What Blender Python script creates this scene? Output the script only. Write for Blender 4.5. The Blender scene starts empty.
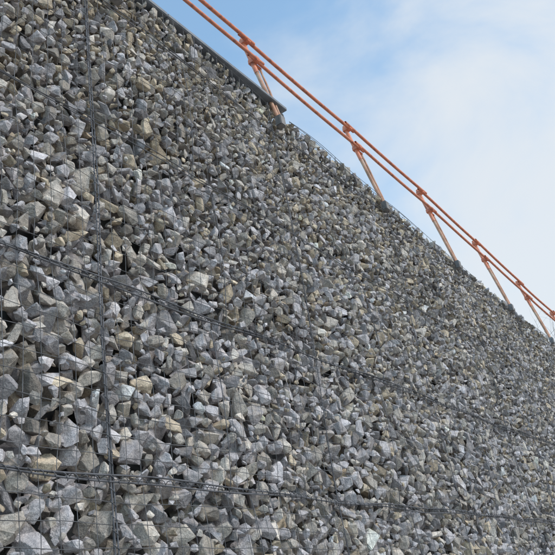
import bpy, bmesh, math, random
import numpy as np
from mathutils import Matrix, Vector
random.seed(7); rng=np.random.default_rng(7)
scene=bpy.context.scene
D=2.5; H=1.6
F=755.0
# ---------------- camera (orientation from the vanishing points) ----------------
Xc=Vector((0.746,-0.362,-1)).normalized()
Zc=Vector((-0.346,2.057,-1)); Zc=(Zc-Zc.dot(Xc)*Xc).normalized()
Yc=Zc.cross(Xc)
rot=Matrix((Xc,Yc,Zc))
cam_d=bpy.data.cameras.new("camera"); cam=bpy.data.objects.new("camera",cam_d)
scene.collection.objects.link(cam)
cam.matrix_world=Matrix.Translation((0,0,H)) @ rot.to_4x4()
cam_d.lens=F/555*36; cam_d.sensor_width=36; cam_d.clip_end=5000; cam_d.clip_start=0.05
scene.camera=cam
scene.view_settings.view_transform='Standard'; scene.view_settings.look='None'; scene.view_settings.exposure=0

# ---------------- helpers ----------------
def mesh_obj(name,V,T,mat,parent=None,nside=3,col=None,smooth=False):
    V=np.asarray(V,dtype=np.float32); T=np.asarray(T,dtype=np.int32)
    me=bpy.data.meshes.new(name)
    me.vertices.add(len(V)); me.vertices.foreach_set("co",V.ravel())
    me.loops.add(T.size); me.loops.foreach_set("vertex_index",T.ravel())
    me.polygons.add(len(T)); me.polygons.foreach_set("loop_start",np.arange(0,T.size,nside,dtype=np.int32))
    me.update(calc_edges=True)
    me.polygons.foreach_set("use_smooth",np.full(len(T),smooth))
    if col is not None:
        a=me.color_attributes.new("Col",'FLOAT_COLOR','POINT')
        a.data.foreach_set("color",np.asarray(col,dtype=np.float32).ravel())
    me.materials.append(mat)
    o=bpy.data.objects.new(name,me); scene.collection.objects.link(o)
    if parent: o.parent=parent
    return o
def empty(name,loc=(0,0,0)):
    e=bpy.data.objects.new(name,None); scene.collection.objects.link(e); return e
class Tubes:
    def __init__(s): s.V=[];s.T=[];s.n=0
    def add(s,P,r,sides=5):
        P=np.asarray(P,float); n=len(P)
        r=np.broadcast_to(np.asarray(r,float),(n,))
        t=np.gradient(P,axis=0); t/=np.linalg.norm(t,axis=1)[:,None]+1e-12
        ref=np.array([0.13,1,0.07]) if abs(t[0][1])<0.8 else np.array([1,0.1,0.1])
        a=np.cross(t,ref); a/=np.linalg.norm(a,axis=1)[:,None]; b=np.cross(t,a)
        th=np.arange(sides)*2*math.pi/sides
        ring=P[:,None,:]+r[:,None,None]*(np.cos(th)[None,:,None]*a[:,None,:]+np.sin(th)[None,:,None]*b[:,None,:])
        s.V.append(ring.reshape(-1,3))
        i=np.arange(n-1)[:,None]*sides; j=np.arange(sides)[None,:]; k=(j+1)%sides
        q=np.stack([i+j,i+k,i+sides+k,i+sides+j],-1).reshape(-1,4)+s.n
        s.T.append(q)
        s.n+=n*sides
    def obj(s,name,mat,parent=None,smooth=True):
        return mesh_obj(name,np.concatenate(s.V),np.concatenate(s.T),mat,parent,4,smooth=smooth)
def box(name,lo,hi,mat,parent=None,bev=0.0):
    bm=bmesh.new(); bmesh.ops.create_cube(bm,size=1)
    lo=Vector(lo);hi=Vector(hi)
    for v in bm.verts:
        v.co=Vector([(lo[i]+hi[i])/2+v.co[i]*(hi[i]-lo[i]) for i in range(3)])
    if bev: bmesh.ops.bevel(bm,geom=bm.edges[:],offset=bev,segments=2,affect='EDGES')
    me=bpy.data.meshes.new(name); bm.to_mesh(me); bm.free(); me.materials.append(mat)
    o=bpy.data.objects.new(name,me); scene.collection.objects.link(o)
    if parent: o.parent=parent
    return o
def new_mat(name,rough=0.8,metal=0.0,spec=0.5):
    m=bpy.data.materials.new(name); m.use_nodes=True
    nt=m.node_tree; b=nt.nodes["Principled BSDF"]
    b.inputs["Roughness"].default_value=rough; b.inputs["Metallic"].default_value=metal
    b.inputs["Specular IOR Level"].default_value=spec
    return m,nt,b
def noise(nt,scale,detail=4,rough=0.55,vec=None):
    n=nt.nodes.new("ShaderNodeTexNoise"); n.inputs["Scale"].default_value=scale
    n.inputs["Detail"].default_value=detail; n.inputs["Roughness"].default_value=rough
    if vec is not None: nt.links.new(vec,n.inputs["Vector"])
    return n
def ramp(nt,fac,stops):
    r=nt.nodes.new("ShaderNodeValToRGB"); nt.links.new(fac,r.inputs[0])
    e=r.color_ramp.elements
    while len(e)<len(stops): e.new(0.5)
    for x,(p,c) in zip(e,stops): x.position=p; x.color=(*c,1) if len(c)==3 else c
    return r
def mixc(nt,a,b,fac,mode='MIX'):
    m=nt.nodes.new("ShaderNodeMix"); m.data_type='RGBA'; m.blend_type=mode
    for sock,v in ((m.inputs[0],fac),(m.inputs[6],a),(m.inputs[7],b)):
        if isinstance(v,bpy.types.NodeSocket): nt.links.new(v,sock)
        elif isinstance(v,(int,float)): sock.default_value=v
        else: sock.default_value=(*v,1)
    return m.outputs[2]
def bump(nt,h,strength,dist,normal=None):
    b=nt.nodes.new("ShaderNodeBump"); b.inputs["Strength"].default_value=strength; b.inputs["Distance"].default_value=dist
    nt.links.new(h,b.inputs["Height"])
    if normal is not None: nt.links.new(normal,b.inputs["Normal"])
    return b.outputs[0]
def geopos(nt):
    return nt.nodes.new("ShaderNodeNewGeometry").outputs["Position"]

# ---------------- materials ----------------
m_stone,nt,b=new_mat("crushed_stone",0.92,0,0.2)
pos=geopos(nt)
at=nt.nodes.new("ShaderNodeVertexColor"); at.layer_name="Col"
n1=noise(nt,26,4,0.7,pos); r1=ramp(nt,n1.outputs[0],[(0.3,(0.64,0.64,0.65)),(0.5,(0.98,0.98,0.98)),(0.7,(1.32,1.30,1.27))])
c=mixc(nt,at.outputs[0],r1.outputs[0],1.0,'MULTIPLY')
n2=noise(nt,170,2,0.7,pos); r2=ramp(nt,n2.outputs[0],[(0.35,(0.74,0.74,0.76)),(0.65,(1.24,1.24,1.23))])
c=mixc(nt,c,r2.outputs[0],1.0,'MULTIPLY')
n3=noise(nt,8,3,0.6,pos); r3=ramp(nt,n3.outputs[0],[(0.52,(0,0,0)),(0.70,(.42,.42,.42))])
c=mixc(nt,c,(0.45,0.365,0.26),r3.outputs[0])
nt.links.new(c,b.inputs["Base Color"])
b1=bump(nt,n1.outputs[0],0.9,0.014)
nt.links.new(b1,b.inputs["Normal"])

def simple(name,stops,scale,rough,metal=0.0,detail=3,spec=.5):
    m,nt,b=new_mat(name,rough,metal,spec)
    n=noise(nt,scale,detail,0.6,geopos(nt)); r=ramp(nt,n.outputs[0],stops)
    nt.links.new(r.outputs[0],b.inputs["Base Color"]); return m
m_wire=simple("weathered_wire",[(0.35,(0.08,0.08,0.085)),(0.65,(0.19,0.19,0.20))],14,0.6,0.3)
m_lace=simple("dark_seam_wire",[(0.35,(0.07,0.07,0.078)),(0.65,(0.16,0.16,0.175))],14,0.65,0.2)
m_back=simple("wall_core_fill",[(0.35,(0.06,0.06,0.06)),(0.65,(0.13,0.13,0.13))],12,0.95)
m_cope=simple("coping_metal",[(0.35,(0.14,0.15,0.17)),(0.65,(0.24,0.25,0.275))],6,0.6,0.1)
m_orange=simple("orange_paint",[(0.34,(0.40,0.15,0.10)),(0.46,(0.70,0.22,0.12)),(0.7,(0.80,0.31,0.18))],16,0.55,0,5)
m_post=simple("faded_post_paint",[(0.34,(0.30,0.17,0.11)),(0.5,(0.54,0.27,0.17)),(0.68,(0.54,0.40,0.30))],10,0.7,0,5)
m_galv=simple("bracket_steel",[(0.3,(0.16,0.15,0.15)),(0.7,(0.30,0.28,0.27))],25,0.5,0.4)
m_bark=simple("bark",[(0.3,(0.14,0.12,0.10)),(0.7,(0.28,0.24,0.21))],20,0.9)
m_ground,nt,b=new_mat("gravel_ground",0.95)
pos=geopos(nt)
v=nt.nodes.new("ShaderNodeTexVoronoi"); v.inputs["Scale"].default_value=28; nt.links.new(pos,v.inputs["Vector"])
r=ramp(nt,v.outputs["Color"],[(0.2,(0.20,0.19,0.18)),(0.8,(0.40,0.39,0.36))])
n=noise(nt,0.5,4,0.6,pos); rr=ramp(nt,n.outputs[0],[(0.35,(0.75,0.73,0.68)),(0.65,(1.1,1.08,1.05))])
nt.links.new(mixc(nt,r.outputs[0],rr.outputs[0],1.0,'MULTIPLY'),b.inputs["Base Color"])
m_soil=simple("soil",[(0.35,(0.09,0.075,0.05)),(0.55,(0.16,0.13,0.09)),(0.7,(0.09,0.12,0.05))],3,0.95,0,6)

# ---------------- wall geometry functions ----------------
X0,X1=-2.6,22.0
XS=1.866*D
CS=0.398*D; ZB=H+0.306*D
JX=2.4; JS=2.0
def ztop(x):
    x=np.asarray(x,float)
    return np.where(x<XS,H+1.625*D,H+D*(1.60-0.16*(x-XS)/(4.88*D-XS)))
def bulge(x,z):
    u=(x-JX)/JS; v=(z-ZB)/CS
    return 0.045*np.abs(np.sin(np.pi*u))**0.6*np.abs(np.sin(np.pi*v))**0.6+0.012*np.sin(1.3*x+2.1*z)+0.008*np.sin(3.7*x-1.9*z)
def yface(x,z): return D-bulge(x,z)

# ---------------- stones ----------------
def rock_variant(npts,bev):
    s=np.array([1.0,random.uniform(.60,.95),random.uniform(.36,.72)])
    p=rng.normal(size=(npts,3)); p/=np.linalg.norm(p,axis=1)[:,None]
    p=np.sign(p)*np.abs(p)**0.7
    p*=rng.uniform(.8,1.08,size=(npts,1)); p*=s
    bm=bmesh.new()
    for q in p: bm.verts.new(q)
    bmesh.ops.convex_hull(bm,input=bm.verts[:])
    bmesh.ops.delete(bm,geom=[v for v in bm.verts if not v.link_faces],context='VERTS')
    bmesh.ops.dissolve_limit(bm,angle_limit=math.radians(12),verts=bm.verts[:],edges=bm.edges[:])
    if bev:
        bmesh.ops.bevel(bm,geom=bm.edges[:],offset=random.uniform(.02,.06),segments=1,affect='EDGES',clamp_overlap=True)
        bmesh.ops.triangulate(bm,faces=bm.faces[:])
        bmesh.ops.subdivide_edges(bm,edges=[e for e in bm.edges if e.calc_length()>.45],cuts=1)
        for v_ in bm.verts: v_.co*=1+random.uniform(-.05,.035)
    bmesh.ops.triangulate(bm,faces=bm.faces[:])
    bm.verts.index_update()
    V=np.array([v.co[:] for v in bm.verts]); T=np.array([[v.index for v in f.verts] for f in bm.faces])
    bm.free()
    V-= (V.max(0)+V.min(0))/2
    return V,T
hi=[rock_variant(random.randint(10,18),True) for _ in range(90)]
lo=[rock_variant(random.randint(9,13),False) for _ in range(50)]
def rand_rot():
    q=rng.normal(size=4); q/=np.linalg.norm(q); w,x,y,z=q
    return np.array([[1-2*(y*y+z*z),2*(x*y-z*w),2*(x*z+y*w)],[2*(x*y+z*w),1-2*(x*x+z*z),2*(y*z-x*w)],[2*(x*z-y*w),2*(y*z+x*w),1-2*(x*x+y*y)]])
def pack(x0,x1,z0,classes,k):
    cell=0.1; grid={}
    out=[]
    for (ra,rb,dens) in classes:
        nt_=int((x1-x0)*6.0*dens)
        xs=rng.uniform(x0,x1,nt_); zs=rng.uniform(z0,6.2,nt_); rs=rng.uniform(ra,rb,nt_); zt=ztop(xs)
        rs=rs*np.interp(zs,[2.0,5.5],[0.88,0.56])
        for x,z,r,t in zip(xs,zs,rs,zt):
            if z>t-r*0.1: continue
            ci,cj=int(x//cell),int(z//cell); ok=True
            for i in range(ci-2,ci+3):
                for j in range(cj-2,cj+3):
                    for (a,b_,rr) in grid.get((i,j),()):
                        d=k*(r+rr)
                        if (a-x)**2+(b_-z)**2<d*d: ok=False;break
                    if not ok:break
                if not ok:break
            if ok:
                grid.setdefault((ci,cj),[]).append((x,z,r)); out.append((x,z,r))
    return out
def col_for(z):
    g=float(np.clip(rng.normal(0.42,0.11),0.17,0.66))
    t=rng.random()-0.16*np.clip((z-3.2)/2,0,1)
    if t<0.06: c=(g*1.16,g*0.97,g*0.74)
    elif t<0.42: c=(g*1.09,g*0.99,g*0.89)
    else: c=(g*1.02,g*0.965,g*0.99)
    if rng.random()<0.06: c=tuple(min(.72,v*1.3) for v in c)
    return c
VV=[];TT=[];CC=[];cnt=0;nst=0
def place(x,y,z,r,front,detail):
    global cnt,nst
    V,T=(hi if detail else lo)[random.randrange(90 if detail else 50)]
    P=(V*r*1.24)@rand_rot().T
    yy= y-P[:,1].min() if front else y
    P=P+np.array([x,yy,z])
    VV.append(P);TT.append(T+cnt);cnt+=len(P);nst+=1
    CC.append(np.tile(np.array([*col_for(z),1.0]),(len(P),1)))
cls=[(.072,.095,45),(.048,.068,300),(.032,.044,700),(.019,.027,600)]
for x,z,r in pack(X0,X1,0.0,cls,0.79):
    place(x,float(yface(x,z))+0.004+abs(rng.normal(0,.009)),z,r,True,(0.6<x<6.5 and z>1.5))
cls2=[(.07,.095,100),(.045,.065,300),(.033,.042,300)]
for x,z,r in pack(X0,14,0.0,cls2,0.74):
    place(x,float(yface(x,z))+0.042+rng.uniform(0,.022),z,r,True,False)
for x,z,r in pack(X0,14,0.0,[(.08,.11,180)],0.70):
    place(x,float(yface(x,z))+0.095+rng.uniform(0,.03),z,r,True,False)
for i in range(6400):
    x=rng.uniform(XS,X1); y=D+rng.uniform(-.01,.9); r=rng.uniform(.028,.052)
    place(x,y,float(ztop(x))-r*0.3+rng.uniform(-.02,.012),r,False,x<6.5)
gw=empty("gabion_wall")
stones=mesh_obj("stone_fill",np.concatenate(VV),np.concatenate(TT),m_stone,gw,3,np.concatenate(CC))
print("stones",nst,"tris",sum(len(t) for t in TT))
xs=np.array([X0,XS,XS+.001,X1]); V=[];T=[]
for x in xs:
    t=float(ztop(x))-0.10
    V+= [(x,D+.19,-.2),(x,D+.19,t),(x,D+.92,t),(x,D+.92,-.2)]
for i in range(3):
    for j in range(4):
        a=i*4+j; c_=i*4+(j+1)%4; T.append((a,c_,c_+4,a+4))
T.append((0,3,2,1)); T.append((12,13,14,15))
mesh_obj("core_fill",V,T,m_back,gw,4)

# ---------------- wire mesh ----------------
tb=Tubes()
WS=0.10; WR=0.0020
def wob(s,ph): return 0.004*np.sin(s*5+ph)+.003*np.sin(s*13+ph*2)
x=X0
while x<X1:
    z=np.arange(0,float(ztop(x)),0.1); z=np.append(z,float(ztop(x)))
    ph=random.uniform(0,6); xx=x+wob(z,ph)+random.uniform(-.006,.006)
    tb.add(np.stack([xx,yface(xx,z)-.004,z],1),WR if x<4.5 else WR*.7,4)
    x+=WS
for k in range(-24,36):
    z=ZB+k*WS*0.995
    for a,b_ in [(X0,XS-.01),(XS,X1)]:
        xx=np.arange(a,b_,0.1)
        msk=z<ztop(xx)-0.01; xx=xx[msk]
        if len(xx)<3: continue
        zz=z+wob(xx,k*1.7)+np.zeros_like(xx)
        tb.add(np.stack([xx,yface(xx,zz)-.0078,zz],1),np.where(xx<4.5,WR*.95,WR*.75),4)
tb.obj("wire_panels",m_wire,gw)
tb=Tubes()
def hline(f,a,b_,n_sp=True,rr=0.0046):
    xx=np.arange(a,b_,0.05)
    for dz in (-.008,.009):
        zz=f(xx)+dz+0.009*np.sin(xx*2.1+dz*900)+0.006*np.sin(xx*5.3)
        tb.add(np.stack([xx,yface(xx,zz)-.016,zz],1),rr,5)
    if n_sp:
        s=np.arange(a,min(b_,12),0.06/8); th=s/0.06*2*math.pi
        z0=f(s)+0.008*np.sin(s*2.1)+0.005*np.sin(s*5.3)
        tb.add(np.stack([s,yface(s,z0)-.013+.012*np.cos(th),z0+.016*np.sin(th)],1),0.0022,3)
for k in range(-2,4):
    zc=ZB+k*CS
    f=lambda q,zc=zc: zc+0*np.asarray(q,float)
    xx=np.arange(X0,X1,.1); ok=xx[ztop(xx)>zc+.05]
    if len(ok)<10: continue
    hline(f,X0,float(ok.max()),k<2,0.0048 if k<2 else 0.003)
hline(lambda q: ztop(q)-0.02,XS+.01,X1,False,0.0022)
def vline(x,z0,z1,strong):
    z=np.arange(z0,z1,0.05); far=x>3.5
    for dx in ((-.008,.008) if strong and not far else (0,)):
        xx=x+dx+0.008*np.sin(z*3+x)
        tb.add(np.stack([xx,yface(xx,z)-.014,z],1),(0.0036 if far else 0.0042) if strong else 0.0028,5)
    s=np.arange(z0,z1,0.06/8); th=s/0.06*2*math.pi
    if x<6 and strong:
        xx=x+.008*np.sin(s*3+x)+.014*np.sin(th)
        tb.add(np.stack([xx,yface(xx,s)-.012+.010*np.cos(th),s],1),0.0020 if x<3.5 else 0.0014,3)
kx=-2
while JX+kx*JS<X1:
    x=JX+kx*JS; vline(x,0.0,float(ztop(x)),True)
    for r_ in range(-2,4):
        xm=x+JS*(0.5 if r_%2 else 0.42)
        z0=max(0,ZB+r_*CS); z1=min(ZB+(r_+1)*CS,float(ztop(xm)))
        if z1-z0>.2 and xm<X1: vline(xm,z0,z1,False)
    kx+=1
tb.obj("joint_lacing",m_lace,gw)

# coping
zc=H+1.635*D
x=XS; i=0
while x>X0:
    a=max(x-1.5,X0)
    box("coping_slab_%d"%i,(a+.002,D-.035,zc),(x-.002,D+.95,zc+.034),m_cope,gw,0.005)
    x=a;i+=1

# ---------------- guard railing (posts lean back over the fill) ----------------
gr=empty("guard_railing")
PX=[1.79*D+k*0.74*D for k in range(-2,10)]
def zbase(x): return H+D*np.interp(np.asarray(x,float),[1.79*D,4.88*D,30],[1.547,1.44,1.25])
def zhead(x): return H+D*np.interp(np.asarray(x,float),[1.79*D,2.6*D,3.4*D,4.88*D,30],[1.962,1.965,1.955,1.88,1.70])
YB=D-.045; YT=1.075*D
def rail(name,f,r,jit):
    t=Tubes()
    for i in range(len(PX)-1):
        a,b_=PX[i]-.10,PX[i+1]+.10
        s=np.linspace(a,b_,9); off=0.012*(i%2)
        sag=-.016*np.sin(np.linspace(0,math.pi,9))
        zb=zbase(s); zh=zhead(s)
        t.add(np.stack([s,YB+(YT-YB)*f-.045-off+0*s,zb+(zh-zb)*f+sag+off*.6+random.uniform(-jit,jit)],1),r,10)
    t.obj(name,m_orange,gr)
F1,F2=0.985,0.725
rail("top_rail",F1,0.0180,.006)
rail("mid_rail",F2,0.0165,.012)
for i,x in enumerate(PX):
    zb=float(zbase(x)); zh=float(zhead(x)); ln=random.uniform(-.02,.02)
    P=lambda f,dx=0,dy=0: (x+ln*f+dx,YB+(YT-YB)*f+dy,zb+(zh-zb)*f)
    t=Tubes(); t.add([P(-.02),P(.3),P(F2-.02)],0.019,8)
    t.obj("post_%d"%i,m_post,gr,True)
    t=Tubes(); t.add([P(.04,.035,-.01),P(.4,.06,-.012),P(F2-.03,.085,-.01)],0.010,6)
    t.obj("brace_%d"%i,m_post,gr)
    t=Tubes(); t.add([P(F2-.14),P(F2),P(1.03)],0.0215,8)
    t.obj("sleeve_%d"%i,m_orange,gr)
    for f in (F1,F2):
        p=P(f); box("clamp_%d"%i,(p[0]-.03,p[1]-.068,p[2]-.027),(p[0]+.03,p[1]+.027,p[2]+.027),m_orange,gr,0.007)
    p=P(F2-.03); box("brace_clip_%d"%i,(p[0]-.015,p[1]-.022,p[2]-.012),(p[0]+.10,p[1]+.004,p[2]+.012),m_orange,gr,0.004)
    box("base_bracket_%d"%i,(x-.026,YB-.03,zb-.05),(x+.05,YB+.028,zb+.05),m_galv,gr,0.006)

# ---------------- bare tree beyond the wall ----------------
bt=Tubes()
def branch(p,d,L,r,depth):
    n=7; P=[np.array(p)]; d=np.array(d)/np.linalg.norm(d)
    for i in range(n):
        d=d+rng.normal(0,.10,3)+np.array([0,0,.03]); d/=np.linalg.norm(d); P.append(P[-1]+d*L/n)
    R=np.linspace(r,r*.45,n+1); bt.add(P,R,6)
    if depth==0: return
    for j in range(4 if depth>1 else 3):
        k=random.randint(2,n); dd=d+rng.normal(0,.55,3); dd[2]=abs(dd[2])*.8+.15
        branch(P[k],dd,L*random.uniform(.5,.75),R[k]*.6,depth-1)
for s in range(3):
    branch((21.0+rng.uniform(-.3,.3),3.9+rng.uniform(-.2,.2),4.7),(rng.normal(0,.22),rng.normal(0,.2),1),2.6,.055,3)
bt.obj("bare_tree",m_bark)

# ---------------- terrain ----------------
mesh_obj("ground",[(-1500,-1500,0),(1500,-1500,0),(1500,1500,0),(-1500,1500,0)],[(0,1,2,3)],m_ground,None,4)
V=[];T=[]
gx=list(np.linspace(X0,X1,30)); ys=[D+.93,D+2,D+6,D+20]
for x in gx:
    for j,y in enumerate(ys): V.append((x,y,float(ztop(x))-.15+(rng.uniform(-.08,.05) if j else 0)))
for i in range(len(gx)-1):
    for j in range(3): a=i*4+j; T.append((a,a+4,a+5,a+1))
mesh_obj("embankment",V,T,m_soil,None,4,smooth=True)

# ---------------- light ----------------
sd=Vector((0.05,-0.72,0.68)).normalized()
el=math.asin(sd.z); az=math.atan2(sd.x,sd.y)
L=bpy.data.lights.new("sun",'SUN'); L.energy=2.1; L.angle=math.radians(22); L.color=(1,.95,.89)
lo_=bpy.data.objects.new("sun",L); scene.collection.objects.link(lo_)
lo_.rotation_euler=sd.to_track_quat('Z','Y').to_euler()
w=bpy.data.worlds.new("World"); scene.world=w; w.use_nodes=True
nt=w.node_tree; bg=nt.nodes["Background"]
sky=nt.nodes.new("ShaderNodeTexSky"); sky.sky_type='NISHITA'; sky.sun_disc=False
sky.sun_elevation=el; sky.sun_rotation=az; sky.air_density=1.0; sky.dust_density=0.6
tc=nt.nodes.new("ShaderNodeTexCoord")
mp=nt.nodes.new("ShaderNodeMapping"); mp.inputs["Scale"].default_value=(1,1,1.6); nt.links.new(tc.outputs["Generated"],mp.inputs[0])
n=noise(nt,3.4,6,0.54,mp.outputs[0]); n.inputs["Distortion"].default_value=0.35
dt=nt.nodes.new("ShaderNodeVectorMath"); dt.operation='DOT_PRODUCT'; nt.links.new(tc.outputs["Generated"],dt.inputs[0]); dt.inputs[1].default_value=(.62,-.6,-.5)
m1=nt.nodes.new("ShaderNodeMath"); m1.operation='MULTIPLY_ADD'; m1.inputs[1].default_value=0.95; nt.links.new(dt.outputs["Value"],m1.inputs[0]); nt.links.new(n.outputs[0],m1.inputs[2])
mr=nt.nodes.new("ShaderNodeMapRange"); mr.interpolation_type='SMOOTHSTEP'; mr.inputs[1].default_value=0.30; mr.inputs[2].default_value=0.74
mr.inputs[3].default_value=0.12; mr.inputs[4].default_value=0.93
nt.links.new(m1.outputs[0],mr.inputs[0])
blue=mixc(nt,sky.outputs[0],(2.5,3.15,3.0),1.0,'MULTIPLY')
nt.links.new(mixc(nt,blue,(7.9,8.35,8.8),mr.outputs[0]),bg.inputs["Color"])
bg.inputs["Strength"].default_value=0.10
